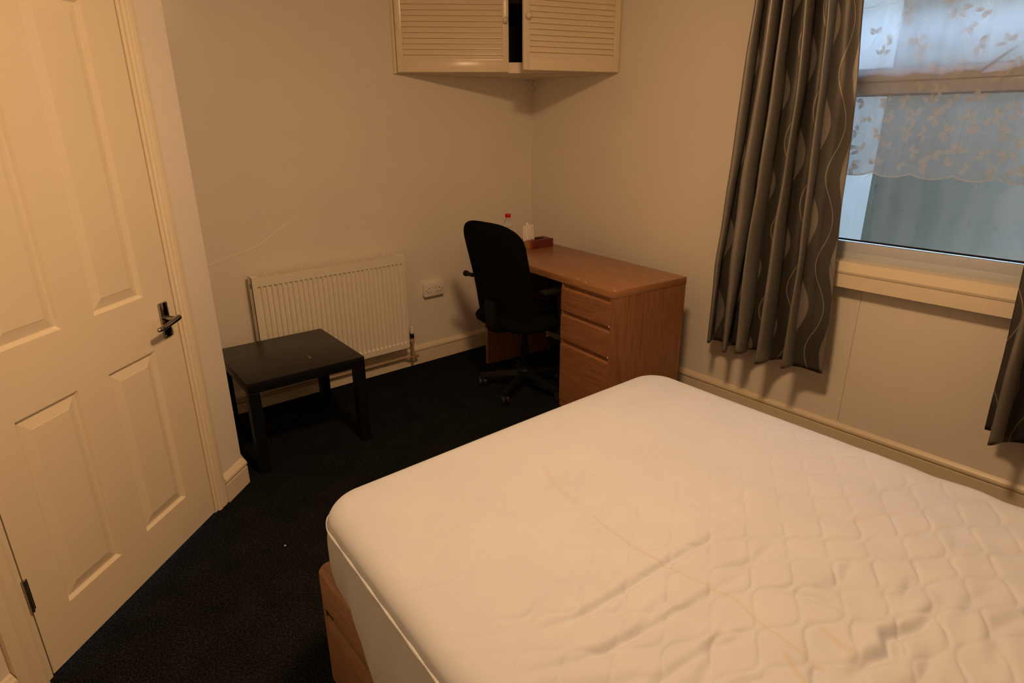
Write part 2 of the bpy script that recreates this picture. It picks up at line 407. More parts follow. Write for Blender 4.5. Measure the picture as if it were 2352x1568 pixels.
mb = MB(); mb.box(-.004, .012, -.0035, 0, .240, .342, bev=.001, seg=1); mb.tube([(-.001, -.005, .238), (-.001, -.005, .344)], .0055, 12)
hg = mb.build('hinge', M_STEEL, door); hg['label'] = 'dull steel butt hinge'
# frame linings and architraves
def on_diag(mb, name, mat=M_GLOSS):
    o = mb.build(name, mat); o.matrix_world = XD; return struct(o)
mb = MB(); mb.box(-.033, -GAP/2+.001, -.001, .108, 0, DZ+.03); mb.box(DW+GAP/2-.001, DW+.033, -.001, .108, 0, DZ+.03); mb.box(-.033, DW+.033, -.001, .108, DZ, DZ+.033)
mb.box(-.004, .010, .042, .056, 0, DZ); mb.box(DW-.010, DW+.004, .042, .056, 0, DZ)
on_diag(mb, 'trim_3')
def architrave(mb, xa, xb, z1, steps):
    """moulded vertical board between xa (door side) and xb (wall side)"""
    w = xb-xa; pts = [(xa, 0)]+[(xa+w*f, -d) for f, d in steps]+[(xb, 0)]
    mb.prism(pts, 0, z1, 0, 'z')
ST = [(0, .010), (.12, .013), (.25, .0135), (.33, .010), (.40, .013), (.62, .018), (.88, .019), (1.0, .014)]
mb = MB(); architrave(mb, DW+.016, DW+.076, DZ+.06, [(0, .009), (.12, .013), (.28, .013), (.36, .009), (.46, .011), (.70, .012), (1, .010)])
on_diag(mb, 'trim_4')
mb = MB(); architrave(mb, -.022, -.102, DZ+.08, ST); on_diag(mb, 'trim_5')
mb = MB(); mb.box(-.102, DW+.076, -.018, 0, DZ+.016, DZ+.08, bev=.003); on_diag(mb, 'trim_6')

# ------------------------------------------------------------------ window, sill, light well
def frame_rect(mb, y0, y1, z0, z1, w, x0, x1, bev=.003):
    mb.box(x0, x1, y0, y1, z0, z0+w, bev=bev); mb.box(x0, x1, y0, y1, z1-w, z1, bev=bev)
    mb.box(x0, x1, y0, y0+w, z0+w*.6, z1-w*.6, bev=bev); mb.box(x0, x1, y1-w, y1, z0+w*.6, z1-w*.6, bev=bev)
mb = MB()
frame_rect(mb, WY0, WY1, WZ0, WZ1, .045, -.004, .065)
mb.box(.052, .065, WY0+.04, WY1-.04, 1.632, 1.690, bev=.003)
win = struct(mb.build('window_1', M_UPVC), 'white plastic framed window above the bed', 'window')
mb = MB(); frame_rect(mb, WY0+.040, WY1-.040, WZ0+.040, 1.663, .047, .002, .050)
mb.build('lower_sash', M_UPVC, win)
mb = MB(); frame_rect(mb, WY0+.040, WY1-.040, 1.665, WZ1-.040, .046, -.006, .050)
sash = mb.build('top_sash', M_UPVC, win)
mb = MB(); mb.box(.022, .026, WY0+.085, WY1-.085, WZ0+.085, 1.62); mb.build('glass_pane', M_GLASS, win)
mb = MB(); mb.box(.018, .022, WY0+.085, WY1-.085, 1.705, WZ1-.085); mb.build('glass_pane', M_GLASS, win)
mb = MB()
for (z0, z1, x) in ((WZ0+.091, 1.617, .0190), (1.7105, WZ1-.086, .0150)):
    ya, yb = WY0+.089, WY1-.089
    for b_ in ((ya, yb, z0, z0+.008), (ya, yb, z1-.009, z1), (ya, ya+.006, z0, z1), (yb-.006, yb, z0, z1)): mb.box(x, x+.003, *b_)
g = mb.build('rubber_gasket', M_BLACKP, win)
mb = MB(); mb.box(-.014, -.006, -2.57, -2.53, 1.688, 1.700, bev=.002); mb.tube([(-.012, -2.545, 1.694), (-.020, -2.55, 1.697), (-.022, -2.585, 1.722), (-.022, -2.635, 1.760), (-.022, -2.642, 1.765)], [.0035, .0035, .0032, .003, .002], 10)
mb.build('handle', M_UPVC, sash)
# window board (sill)
mb = MB(); mb.prism([(-.004, .918), (-.070, .9175), (-.078, .914), (-.0865, .876), (-.0835, .866), (-.080, .862), (-.080, .802), (0, .802), (0, .860), (.02, .880), (.02, .910)], -4.04, -1.86, 0, 'y')
sill = struct(mb.build('trim_7', M_GLOSS))
# window reveal lining
mb = MB(); mb.box(-.002, .06, WY1-.002, WY1+.002, WZ0, WZ1)
# outside
mb = MB(); mb.box(1.02, 1.14, -4.6, -1.60, -.6, 2.7); struct(mb.build('wall_outside', M_REND))
mb = MB(); mb.box(.28, 1.02, -1.84, -1.72, -.6, 2.7); struct(mb.build('wall_outside_side', M_REND2))
mb = MB(); mb.box(.28, 1.02, -4.6, -4.48, -.6, 2.7); struct(mb.build('wall_outside_far', M_REND2))
mb = MB(); mb.box(.28, 1.14, -4.6, -1.72, -.68, -.6); struct(mb.build('floor_outside', M_REND))

# ------------------------------------------------------------------ curtains
def smoothi(us, vs, u):
    for i in range(len(us)-1):
        if u <= us[i+1]:
            t = (u-us[i])/(us[i+1]-us[i]); t = .5-.5*math.cos(PI*min(max(t, 0), 1)); return vs[i]*(1-t)+vs[i+1]*t
    return vs[-1]
def lerp(tab, z):
    if z <= tab[0][0]: return tab[0][1]
    for (a, b), (c, d) in zip(tab, tab[1:]):
        if z <= c: return b+(d-b)*(z-a)/(c-a)
    return tab[-1][1]
def curtain(name, label, edgeL, edgeR, US, DS, hem, top=2.22, NU=300, NV=80, xb=-.100, seed=0):
    rnd = random.Random(seed); vs = []; uvs = []
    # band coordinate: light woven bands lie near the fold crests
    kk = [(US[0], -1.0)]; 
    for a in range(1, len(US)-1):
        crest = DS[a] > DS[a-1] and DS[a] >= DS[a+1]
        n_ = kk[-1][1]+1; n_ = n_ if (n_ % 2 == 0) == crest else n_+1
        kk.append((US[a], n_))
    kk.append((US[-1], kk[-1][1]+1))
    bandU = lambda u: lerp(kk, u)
    for j in range(NV):
        v = j/(NV-1)
        arc = 0; prev = None
        for i in range(NU):
            u = i/(NU-1)
            hz_ = hem + .012*math.sin(5*u*PI+1) ; z = hz_ + (top-hz_)*v
            yl, yr = lerp(edgeL, z), lerp(edgeR, z)
            sway = .010*math.sin(3.1*z+9*u)*(1-v)+.006*math.sin(7*z+20*u)
            d = smoothi(US, DS, min(max(u+.018*math.sin(2.3*z+6*u+seed)*(1-v), 0), 1))*(.85+.25*(1-v))*1.40
            crease = .004*math.sin(16*z+11*u+seed)*math.sin(3*z+17*u)*(1-v*.5)
            x = xb - d + crease
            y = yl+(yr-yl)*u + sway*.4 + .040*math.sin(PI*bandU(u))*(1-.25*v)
            p = (x, y, z)
            if prev: arc += math.dist(prev[:2], p[:2])
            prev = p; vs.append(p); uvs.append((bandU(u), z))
    fs = []
    for j in range(NV-1):
        for i in range(NU-1):
            a = j*NU+i; fs.append((a, a+1, a+NU+1, a+NU))
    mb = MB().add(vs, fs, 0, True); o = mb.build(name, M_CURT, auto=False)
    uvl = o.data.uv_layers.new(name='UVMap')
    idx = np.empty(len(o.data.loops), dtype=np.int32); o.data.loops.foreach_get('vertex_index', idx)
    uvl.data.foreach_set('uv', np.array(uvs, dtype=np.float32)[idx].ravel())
    sm = o.modifiers.new('cloth_thickness', 'SOLIDIFY'); sm.thickness = .0022; sm.offset = 0
    tag(o, label, 'curtain', 'grey satin curtains'); return o
US = [0, .09, .18, .25, .31, .40, .51, .62, .71, .84, .95, 1.0]
DS = [.015, .085, .010, .090, .0, .100, .0, .105, .0, .115, .040, .030]
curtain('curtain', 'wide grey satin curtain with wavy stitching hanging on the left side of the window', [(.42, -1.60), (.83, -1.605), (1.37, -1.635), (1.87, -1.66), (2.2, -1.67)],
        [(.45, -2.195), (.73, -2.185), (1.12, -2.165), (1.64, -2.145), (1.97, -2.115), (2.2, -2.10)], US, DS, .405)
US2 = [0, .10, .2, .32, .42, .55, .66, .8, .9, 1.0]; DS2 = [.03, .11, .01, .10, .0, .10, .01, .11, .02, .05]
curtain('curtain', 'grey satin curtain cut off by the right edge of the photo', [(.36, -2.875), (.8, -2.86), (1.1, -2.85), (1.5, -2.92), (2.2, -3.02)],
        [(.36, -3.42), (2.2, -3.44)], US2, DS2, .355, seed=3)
mb = MB(); mb.tube([(-.10, -1.50, 2.24), (-.10, -3.50, 2.24)], .012, 16); 
for y in (-1.48, -3.52): mb.lathe([(.002, -.02), (.018, -.012), (.022, 0), (.018, .012), (.002, .02)], 16, xf=Matrix.Translation((-.10, y, 2.24)))
for y in (-1.56, -3.44): mb.tube([(0, y, 2.24), (-.10, y, 2.24)], .006, 8)
tag(mb.build('curtain_rail', M_STEEL), 'metal curtain pole above the window', 'curtain rail')

# net curtain with leaf pattern
def net():
    mb = MB(); y0, y1 = -2.86, WY1-.01; NU, NV = 260, 40
    X = lambda y, z: -.030 - .006*math.sin(y*38+.6*math.sin(z*3)) - .003*math.sin(y*90)
    def fn(u, v):
        y = y0+(y1-y0)*u; ph = (y+2.09)/.148
        zb = 1.302 - .016*abs(math.sin(PI*ph))
        z = zb+(2.15-zb)*v; return (X(y, z), y, z)
    mb.grid(fn, NU, NV, 0)
    # scalloped edge tape
    def fe(u, v):
        p = fn(u, 0); return (p[0]-.0012, p[1], p[2]+.006*v)
    mb.grid(fe, NU, 2, 1)
    rnd = random.Random(11)
    def leaf(cy, cz, ang, ln, wd, alpha=1):
        ca, sa = math.cos(ang), math.sin(ang); n = 7
        for side in (-1, 1):
            ps = []
            for k in range(n+1):
                t = k/n; w = wd*math.sin(PI*t**.8)*side + side*.0007
                ps.append((ln*t, w)); 
            inner = [(ln*k/n, side*.0007) for k in range(n+1)]
            poly = ps+inner[::-1]
            vs = []
            for a, b in ps+inner:
                y = cy+a*ca-b*sa; z = cz+a*sa+b*ca; vs.append((X(y, z)-.0016, y, z))
            fs = [(k, k+1, n+1+k+1, n+1+k) for k in range(n)]
            mb.add(vs, fs, 1, True)
    def stem(pts):
        for k in range(len(pts)-1):
            (a, b), (c, d) = pts[k], pts[k+1]; l = math.hypot(c-a, d-b) or 1; nx, ny = -(d-b)/l*.0008, (c-a)/l*.0008
            q = [(a+nx, b+ny), (a-nx, b-ny), (c-nx, d-ny), (c+nx, d+ny)]
            mb.add([(X(y, z)-.0016, y, z) for y, z in q], [(0, 1, 2, 3)], 1)
    def sprig(cy, cz, ang, s=1.0, k=3):
        for i in range(k):
            a = ang+(i-(k-1)/2)*1.05+rnd.uniform(-.15, .15); r = .006
            leaf(cy+r*math.cos(a), cz+r*math.sin(a), a, s*rnd.uniform(.030, .040), s*rnd.uniform(.0075, .010))
        ba = ang+PI; pts = [(cy+.012*t*math.cos(ba+.12*t)*1.2, cz+.012*t*math.sin(ba+.12*t)*1.2) for t in range(6)]; stem(pts)
    row = 0; z = 1.335
    while z < 2.12:
        dens = 1.0 if z < 1.62 else .45
        y = y0+.03+(row % 2)*.045
        while y < y1-.03:
            if rnd.random() < dens:
                sprig(y+rnd.uniform(-.015, .015), z+rnd.uniform(-.014, .014), rnd.uniform(0, 2*PI), rnd.uniform(.85, 1.1), rnd.choice([2, 3, 3, 4]))
            y += .085
        z += .062; row += 1
    for yy in (y1-.05, y0+.05):       # borders down both sides
        z = 1.36
        while z < 2.1: sprig(yy+rnd.uniform(-.01, .01), z, rnd.choice([-PI/2, PI/2])+rnd.uniform(-.5, .5), .95, 3); z += .085
    o = mb.build('net_curtain', [M_NET, M_LEAF], auto=False)
    tag(o, 'sheer net curtain with a leaf pattern and scalloped hem across the window', 'net curtain')
net()

# ------------------------------------------------------------------ radiator
def radiator():
    x0, x1, z0, z1 = -2.022, -1.122, .168, .763; xc = (x0+x1)/2; w = (x1-x0)/2; h = z1-z0
    t = thing('radiator', 'white ribbed panel radiator on the back wall behind the black side table', 'radiator', (xc, 0, z0))
    NR = 31; pitch = (2*w-.030)/NR; yF = -.108
    mb = MB()
    # fluted front face: columns of points, flutes only between the top and bottom margins
    xs = []; ds = []
    xs.append(-w); ds.append(0)
    for i in range(NR):
        b = -w+.015+pitch*i
        for f, d in ((.0, 0), (.30, 0), (.42, 1), (.88, 1), (1.0, 0)): xs.append(b+pitch*f); ds.append(d)
    xs.append(w); ds.append(0)
    zr = [(0, 0), (.034, 0), (.045, 1), (h-.060, 1), (h-.050, 0), (h, 0)]
    nu, nv = len(xs), len(zr); vs = []
    for z, k in zr:
        for x, d in zip(xs, ds): vs.append((x, yF + .0095*d*k, z))
    fs = [(j*nu+i, j*nu+i+1, (j+1)*nu+i+1, (j+1)*nu+i) for j in range(nv-1) for i in range(nu-1)]
    mb.add(vs, fs, 0, False)
    mb.box(-w, w, yF+.010, yF+.016, 0, h)
    mb.add([(-w,yF,0),(w,yF,0),(w,yF+.012,0),(-w,yF+.012,0)], [(3,2,1,0)]); mb.add([(-w,yF,h),(w,yF,h),(w,yF+.012,h),(-w,yF+.012,h)], [(0,1,2,3)])
    mb.add([(-w,yF,0),(-w,yF+.012,0),(-w,yF+.012,h),(-w,yF,h)], [(3,2,1,0)]); mb.add([(w,yF,0),(w,yF+.012,0),(w,yF+.012,h),(w,yF,h)], [(0,1,2,3)])
    mb.build('front_panel', M_RAD, t)
    mb = MB(); mb.box(-w+.004, w-.004, -.056, -.046, .01, h-.01, bev=.003); mb.build('back_panel', M_RAD, t)
    for s in (-1, 1):
        mb = MB(); xa = s*w; pts_out = [(yF+.003), (-.040)]
        mb.box(min(xa, xa-s*.004), max(xa, xa-s*.004), yF+.003, -.040, .015, h+.002, bev=.0015, seg=1)
        mb.box(min(xa+s*.0005, xa-s*.03), max(xa+s*.0005, xa-s*.03), yF+.003, -.040, h-.004, h+.004, bev=.002)
        sp = mb.build('side_panel', M_RAD, t)
        mb = MB(); mb.box(xa-s*.001-.001, xa+s*.0006+.001, -.080, -.068, h-.062, h-.036, bev=.0005, seg=1); mb.build('slot', M_DARK, sp)
    mb = MB()                                   # convector top grille
    g0, g1 = yF+.010, -.044; zt = h+.001
    for y in (g0, (g0+g1)/2-.002, g1-.004): mb.box(-w+.028, w-.028, y, y+.0045, zt-.003, zt+.003)
    n = 62
    for i in range(n+1):
        x = -w+.030+(2*w-.060)*i/n; mb.box(x-.0022, x+.0022, g0, g1, zt-.002, zt+.0022)
    mb.build('top_grille', M_RAD, t)
    mb = MB()                                   # pressed fins under the grille, coloured dark to stand in for the shade inside
    for i in range(120):
        x = -w+.03+(2*w-.06)*i/119; mb.box(x-.0008, x+.0008, -.095, -.058, .06, h-.025)
    mb.build('convector_fins', plain('fin_shade_grey', (.10, .085, .06), .7), t)
    for s in (-.32, .32):
        mb = MB(); mb.box(s-.015, s+.015, -.046, -.0005, .05, h-.06, bev=.002, seg=1); mb.build('wall_bracket', M_RAD, t)
    # valve and pipes
    vx = w+.040; vz = -.006
    mb = MB(); mb.tube([(w-.004, -.075, .028), (vx, -.075, .028)], .008, 12); mb.lathe([(.012, 0), (.013, .004), (.013, .034), (.011, .040)], 16, xf=Matrix.Translation((vx, -.075, .010)))
    vb = mb.build('valve_body', M_COPPER, t)
    mb = MB(); mb.lathe([(.0105, 0), (.0125, .003), (.0125, .038), (.0105, .042)], 16, xf=Matrix.Translation((vx, -.075, .034))); mb.build('valve_collar', M_BLACKP, vb)
    mb = MB(); mb.lathe([(.0125, 0), (.0135, .004), (.0135, .034), (.011, .044), (.006, .047)], 18, xf=Matrix.Translation((vx, -.075, .078))); mb.build('valve_cap', M_SOCK, vb)
    mb = MB(); mb.tube([(vx, -.075, .012), (vx, -.075, -.060), (vx-.004, -.073, -.080), (vx-.020, -.060, -.088), (vx-.05, -.045, -.088), (-w-.2, -.045, -.088)], .0078, 12)
    mb.tube([(vx, -.075, -.105), (vx, -.075, -.055)], .0105, 12); mb.tube([(vx, -.075, -.082), (vx+.030, -.070, -.082)], .009, 12)
    mb.tube([(vx+.022, -.070, -.082), (vx+.038, -.070, -.082)], .0115, 12)
    mb.build('pipe', M_COPPER, t)
    mb = MB(); mb.tube([(-w-.03, -.075, .028), (-w+.004, -.075, .028)], .008, 12); mb.tube([(-w-.03, -.075, .034), (-w-.03, -.075, -.06), (-w-.03, -.05, -.088)], .0078, 12); mb.lathe([(.0125, 0), (.0135, .004), (.0135, .044), (.006, .047)], 18, xf=Matrix.Translation((-w-.03, -.075, .03)))
    mb.build('lockshield', M_SOCK, t)
radiator()

# ------------------------------------------------------------------ double wall socket
def socket():
    cx, cz = -.872, .491
    t = thing('wall_socket', 'white double electrical socket low on the wall right of the radiator', 'socket', (cx, 0, cz))
    mb = MB(); mb.box(-.073, .073, -.030, 0, -.043, .043, bev=.004); mb.build('back_box', M_SOCK, t)
    mb = MB(); mb.box(-.0735, .0735, -.034, -.028, -.0435, .0435, bev=.003); pl = mb.build('face_plate', M_SOCK, t)
    for s in (-1, 1):
        mb = MB(); c = s*.038
        mb.box(c-.002, c+.002, -.0346, -.033, .004, .013); 
        for q in (-.011, .011): mb.box(c+q-.0032, c+q+.0032, -.0346, -.033, -.019, -.0145)
        mb.build('pin_holes', M_DARK, pl)
        mb = MB(); mb.box(s*.013-.006, s*.013+.006, -.0375, -.033, .012, .030, bev=.0015); mb.build('switch', M_SOCK, pl)
    for s in (-.060, .060):
        MB().lathe([(.0035, 0), (.0035, .001), (.001, .0012)], 10, xf=Matrix.Translation((s, -.034, -.002)) @ Matrix.Rotation(PI/2, 4, 'X')).build('screw', M_STEEL, pl)
socket()

# ------------------------------------------------------------------ corner wall cabinet
def cabinet():
    A = Vector((-1.052, 0, 1.776)); B = Vector((0, -.746, 1.776)); Lf = (B-A).length; ang = math.atan2(B.y-A.y, B.x-A.x)
    t = thing('corner_cabinet', 'cream corner wall cupboard with two louvred doors, the right one ajar', 'cupboard', A, ang)
    # local x along the front (A->B), local y into the corner, room towards -y
    H = CZ-1.776
    inv = (Matrix.Translation(A) @ Matrix.Rotation(ang, 4, 'Z')).inverted()
    C = inv @ Vector((0, 0, 1.776)); cx, cy = C.x, C.y
    e = .002
    tri = [(.004, .001), (Lf-.004, .001), (cx, cy-.004)]
    mb = MB(); mb.prism(tri, .0, .016); mb.build('bottom_board', M_CAB, t)
    mb = MB(); sh = [(.03, .02), (Lf-.03, .02), (cx, cy-.02)]; mb.prism(sh, .36, .376); mb.build('shelf', M_DARK, t)  # shelf coloured near-black, so the inside reads as deep shade
    def dark_lining(p, q_):
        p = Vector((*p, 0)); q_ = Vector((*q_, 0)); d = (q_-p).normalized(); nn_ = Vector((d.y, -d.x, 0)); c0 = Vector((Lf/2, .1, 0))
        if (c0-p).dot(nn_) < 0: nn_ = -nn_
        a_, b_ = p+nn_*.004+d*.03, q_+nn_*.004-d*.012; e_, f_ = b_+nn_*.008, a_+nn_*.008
        MB().prism([(v.x, v.y) for v in (a_, b_, e_, f_)], .016, H-.01).build('back_panel', M_DARK, t)  # near-black lining added along the walls to paint the cupboard's inner shade
    dark_lining((0, 0), (cx, cy)); dark_lining((Lf, 0), (cx, cy))
    # face frame
    mb = MB()
    mb.box(.001, .052, -.004, .018, 0, H, bev=.0015, seg=1); mb.box(Lf-.045, Lf-.001, -.004, .018, 0, H, bev=.0015, seg=1)
    mb.box(.05, Lf-.04, -.003, .017, 0, .058, bev=.0015, seg=1); mb.box(.05, Lf-.04, -.003, .017, H-.06, H, bev=.0015, seg=1)
    mb.prism([(.002, -.004), (.012, -.010), (.020, -.010), (.024, -.004)], .0, H)
    mb.build('face_frame', M_CAB, t)
    def ldoor(w, side):
        """louvred door, local x 0..w, hinge at x=0 (side=1: opens from hinge left) ; y -.022..0"""
        mb = MB(); hh = .70; sl, sr = .036, .036
        mb.box(0, sl, -.022, 0, 0, hh, bev=.002); mb.box(w-sr, w, -.022, 0, 0, hh, bev=.002)
        mb.box(sl-.001, w-sr+.001, -.0205, -.0015, 0, .062, bev=.0015); mb.box(sl-.001, w-sr+.001, -.0205, -.0015, hh-.06, hh, bev=.0015)
        return mb, hh, sl, sr
    def louvres(w, hh, sl, sr):
        mb = MB(); z = .062; p = .0282
        while z < hh-.062:
            mb.prism([(-.0195, z), (-.004, z), (-.003, z+p+.004), (-.006, z+p+.004), (-.0105, z+p-.0035), (-.0192, z+.003)], sl-.001, w-sr+.001, 0, 'x'); z += p
        return mb
    def knob(x, z):
        return MB().lathe([(.007, 0), (.007, .008), (.012, .014), (.0155, .022), (.015, .029), (.010, .034), (.003, .036)], 20, xf=Matrix.Translation((x, -.021, z)) @ Matrix.Rotation(PI/2, 4, 'X'))
    w1 = .628
    mb, hh, sl, sr = ldoor(w1, 1); d1 = mb.build('door', M_CAB, t); d1.location = (.028, -.0045, .006)
    louvres(w1, hh, sl, sr).build('louvres', M_CAB, d1); knob(w1-.018, .262).build('knob', M_CAB, d1)
    w2 = .598
    mb, hh, sl, sr = ldoor(w2, -1)
    xf = Matrix.Translation((-w2, 0, 0)); mb.v = [tuple(Vector(p)-Vector((w2, 0, 0))) for p in mb.v]
    d2 = mb.build('door', M_CAB, t); d2.location = (Lf-.008, -.0045, .004); d2.rotation_euler = (0, 0, math.radians(OPEN2))
    l = louvres(w2, hh, sl, sr); l.v = [(p[0]-w2, p[1], p[2]) for p in l.v]; l.build('louvres', M_CAB, d2)
    k = knob(.018-w2, .262); k.build('knob', M_CAB, d2)
OPEN2 = 19.0
cabinet()

# ------------------------------------------------------------------ desk
def desk():
    th = math.radians(-5.439); L_, D_, Hd = 1.185, .511, .751
    t = thing('desk', 'brown wood-veneer desk with three drawers, set against the window wall', 'desk', (-.265, -1.522, 0), th)
    # local: x from -D_ (front, drawers) to 0 (back), y from 0 (near end) to L_
    mb = MB(); mb.box(-D_-.003, 0, -.002, L_, Hd-.036, Hd, bev=.0015); mb.build('desk_top', M_WOODT, t)
    mb = MB(); mb.box(-D_, 0, 0, .019, 0, Hd-.036, bev=.001, seg=1); mb.build('side_panel', M_WOODV, t)
    mb = MB(); mb.box(-D_+.004, 0, .383, .402, 0, Hd-.036, bev=.001, seg=1); mb.build('side_panel', M_WOODV, t)
    mb = MB(); mb.box(-D_, 0, L_-.030, L_-.002, 0, Hd-.036, bev=.001, seg=1); mb.build('side_panel', M_WOODV, t)
    mb = MB(); mb.box(-.020, -.004, .402, L_-.030, .05, Hd-.036); mb.build('modesty_panel', wood('dark_back_board', (.03, .016, .009), (.045, .024, .013), (.06, .032, .018), (6, 6, .35)), t)
    mb = MB(); mb.box(-.02, -.004, .019, .383, .03, Hd-.036); mb.box(-D_+.03, -.02, .019, .383, .03, .046); mb.build('carcass', M_WOODV, t)
    mb = MB(); mb.box(-D_+.002, -D_+.02, .019, .383, 0, .036); mb.build('plinth', M_WOODV, t)
    for z0, z1 in ((.566, .690), (.404, .542), (.038, .377)):
        mb = MB()
        # front with an undercut finger lip along the top
        mb.prism([(-D_, z0), (-D_+.018, z0), (-D_+.018, z1-.001), (-D_+.012, z1), (-D_+.004, z1-.006), (-D_, z1-.008)], .020, .401, 0, 'y')
        d = mb.build('drawer', M_WOODH, t, bevel=.0008)
        mb = MB(); mb.box(-D_+.018, -D_+.46, .03, .375, z0+.012, z1-.03); mb.build('drawer_box', M_WOODV, d)
        mb = MB(); mb.box(-D_+.016, -D_+.020, .020, .383, z1-.004, z1+.024); mb.build('grip_recess', M_WOODV, d)
        if z0 > .3:
            mb = MB(); mb.box(-D_-.0006, -D_+.004, .020, .026, z0-.001, z0+.006); c = mb.build('chipped_corner', M_SOCK, d); c['label'] = 'pale chipped lower corner'
    # pale scuffs on the desk top
    mchip = plain('bare_chip', (.62, .50, .38), .7)
    for x, y, a, l, w_ in ((-.21, .614, .4, .008, .005), (-.501, .218, 1.2, .012, .004), (-.490, .292, 1.3, .010, .004), (-.495, .012, .3, .010, .006), (-.30, .56, .2, .004, .003), (-.25, .66, .9, .003, .003)):
        MB().prism([(-l, -w_/2), (0, -w_), (l, -w_/3), (l*.8, w_/2), (-l*.3, w_)], -.0005, .0004, xf=Matrix.Translation((x, y, Hd)) @ Matrix.Rotation(a, 4, 'Z')).build('chip_mark', mchip, t)['label'] = 'small pale chip in the desk top veneer'
    return t
desk_o = desk()
DESKM = Matrix.Translation((-.265, -1.522, 0)) @ Matrix.Rotation(math.radians(-5.439), 4, 'Z')
def on_desk(x, y, z=.7512): return DESKM @ Vector((x, y, z))

# tissue box
def tissue():
    p = on_desk(-.148, 1.122); t = thing('tissue_box', 'low dark red tissue box at the far end of the desk', 'tissue box', p, math.radians(-5.4))
    mt_, nt, b = newmat('tissue_box_card'); setp(b, Roughness=.5)
    tc = N(nt, 'ShaderNodeTexCoord'); sp = N(nt, 'ShaderNodeSeparateXYZ'); L(nt, tc.outputs['Object'], sp.inputs[0])
    r = ramp(nt, sp.outputs[0], [(0, (.50, .26, .10)), (.12, (.30, .06, .03)), (.5, (.13, .02, .018))])
    mr = N(nt, 'ShaderNodeMapRange'); mr.inputs[1].default_value = -.0965; mr.inputs[2].default_value = -.02; L(nt, sp.outputs[0], mr.inputs[0]); L(nt, mr.outputs[0], r.inputs[0])
    L(nt, r.outputs[0], b.inputs['Base Color'])
    mb = MB(); w, d, h = .096, .055, .050
    # walls + top with an oval opening
    mb.box(-w, w, -d, -d+.002, 0, h); mb.box(-w, w, d-.002, d, 0, h); mb.box(-w, -w+.002, -d, d, 0, h); mb.box(w-.002, w, -d, d, 0, h); mb.box(-w, w, -d, d, 0, .002)
    n = 32; inner = [(.062*math.cos(2*PI*k/n), .018*math.sin(2*PI*k/n), h) for k in range(n)]
    outer = []
    for k in range(n):
        a = 2*PI*k/n; c, s_ = math.cos(a), math.sin(a); q = 1/max(abs(c)/w, abs(s_)/d); outer.append((c*q, s_*q, h))
    mb.add(inner+outer, [(k, n+k, n+(k+1) % n, (k+1) % n) for k in range(n)])
    mb.build('box', mt_, t)
    mp = paint('tissue_paper', (.86, .83, .78), .9, .02, .1, 60)
    def sheet(cx, cy, hgt, lean, wtop, wb, seed):
        rn = random.Random(seed); ph = rn.uniform(0, 6)
        def fn(u, v):
            ww = wb+(wtop-wb)*v**.8; a = (u-.5)*2
            x = cx+a*ww+lean*v; y = cy+.012*math.sin(a*4+ph)*(.4+v)+.006*math.sin(a*9+ph*2)
            z = h-.006+hgt*v*(1-.10*a*a)+.006*math.sin(a*7+ph)*v
            return (x, y, z)
        return MB().grid(fn, 22, 12)
    mb = sheet(-.052, .0, .108, -.012, .026, .034, 3); s1 = mb.build('tissue', mp, t); m_ = s1.modifiers.new('s', 'SOLIDIFY'); m_.thickness = .0015
    mb = sheet(-.085, -.012, .092, -.012, .024, .026, 8); s1 = mb.build('tissue', mp, t); m_ = s1.modifiers.new('s', 'SOLIDIFY'); m_.thickness = .0015
tissue()

# bottle
def bottle():
    p = on_desk(-.398, 1.075); t = thing('water_bottle', 'clear plastic bottle with a red cap, partly hidden behind the office chair', 'bottle', p)
    mg, nt, b = newmat('clear_plastic'); setp(b, Base_Color=(.93, .94, .97), Roughness=.06); b.inputs['Transmission Weight'].default_value = .85; b.inputs['IOR'].default_value = 1.25
    prof = [(.020, 0), (.031, .004), (.0325, .012), (.0325, .060), (.030, .064), (.030, .070), (.0325, .074), (.0325, .158), (.0315, .170), (.0275, .184), (.019, .198), (.0145, .206), (.014, .212), (.0155, .213), (.0155, .216), (.013, .217), (.013, .220)]
    MB().lathe(prof, 32).build('body', mg, t)
    lb = paint('bottle_label', (.62, .58, .66), .5)
    MB().lathe([(.0328, .085), (.0330, .086), (.0330, .152), (.0328, .153)], 32).build('wrap_label', lb, t)
    mc = plain('red_cap_plastic', (.55, .008, .008), .35)
    mb = MB(); mb.lathe([(.0158, .2145), (.0166, .216), (.0166, .234), (.0156, .2365), (.009, .2370)], 28)
    for k in range(28):
        a = 2*PI*k/28; mb.box(-.0006, .0006, .0162, .0172, .217, .233, xf=Matrix.Rotation(a, 4, 'Z'))
    c = mb.build('cap', mc, t); c['label'] = 'red screw cap'
bottle()

# low socket box with plug under the desk
def lowbox():
    t = thing('plug_adaptor', 'small grey box with pale plugs under the desk beside the drawers', 'adaptor', (-.1875, -.475, .175), math.radians(-5.4))
    mb = MB(); mb.box(-.045, 0, -.095, .03, -.045, .045, bev=.004); mb.build('box', plain('grey_box', (.30, .30, .27), .5), t)
    mb = MB(); 
    for k in range(4): mb.box(-.072, -.044, .008, .026, -.040+k*.021, -.026+k*.021, bev=.002)
    mb.build('plug', M_SOCK, t)
lowbox()

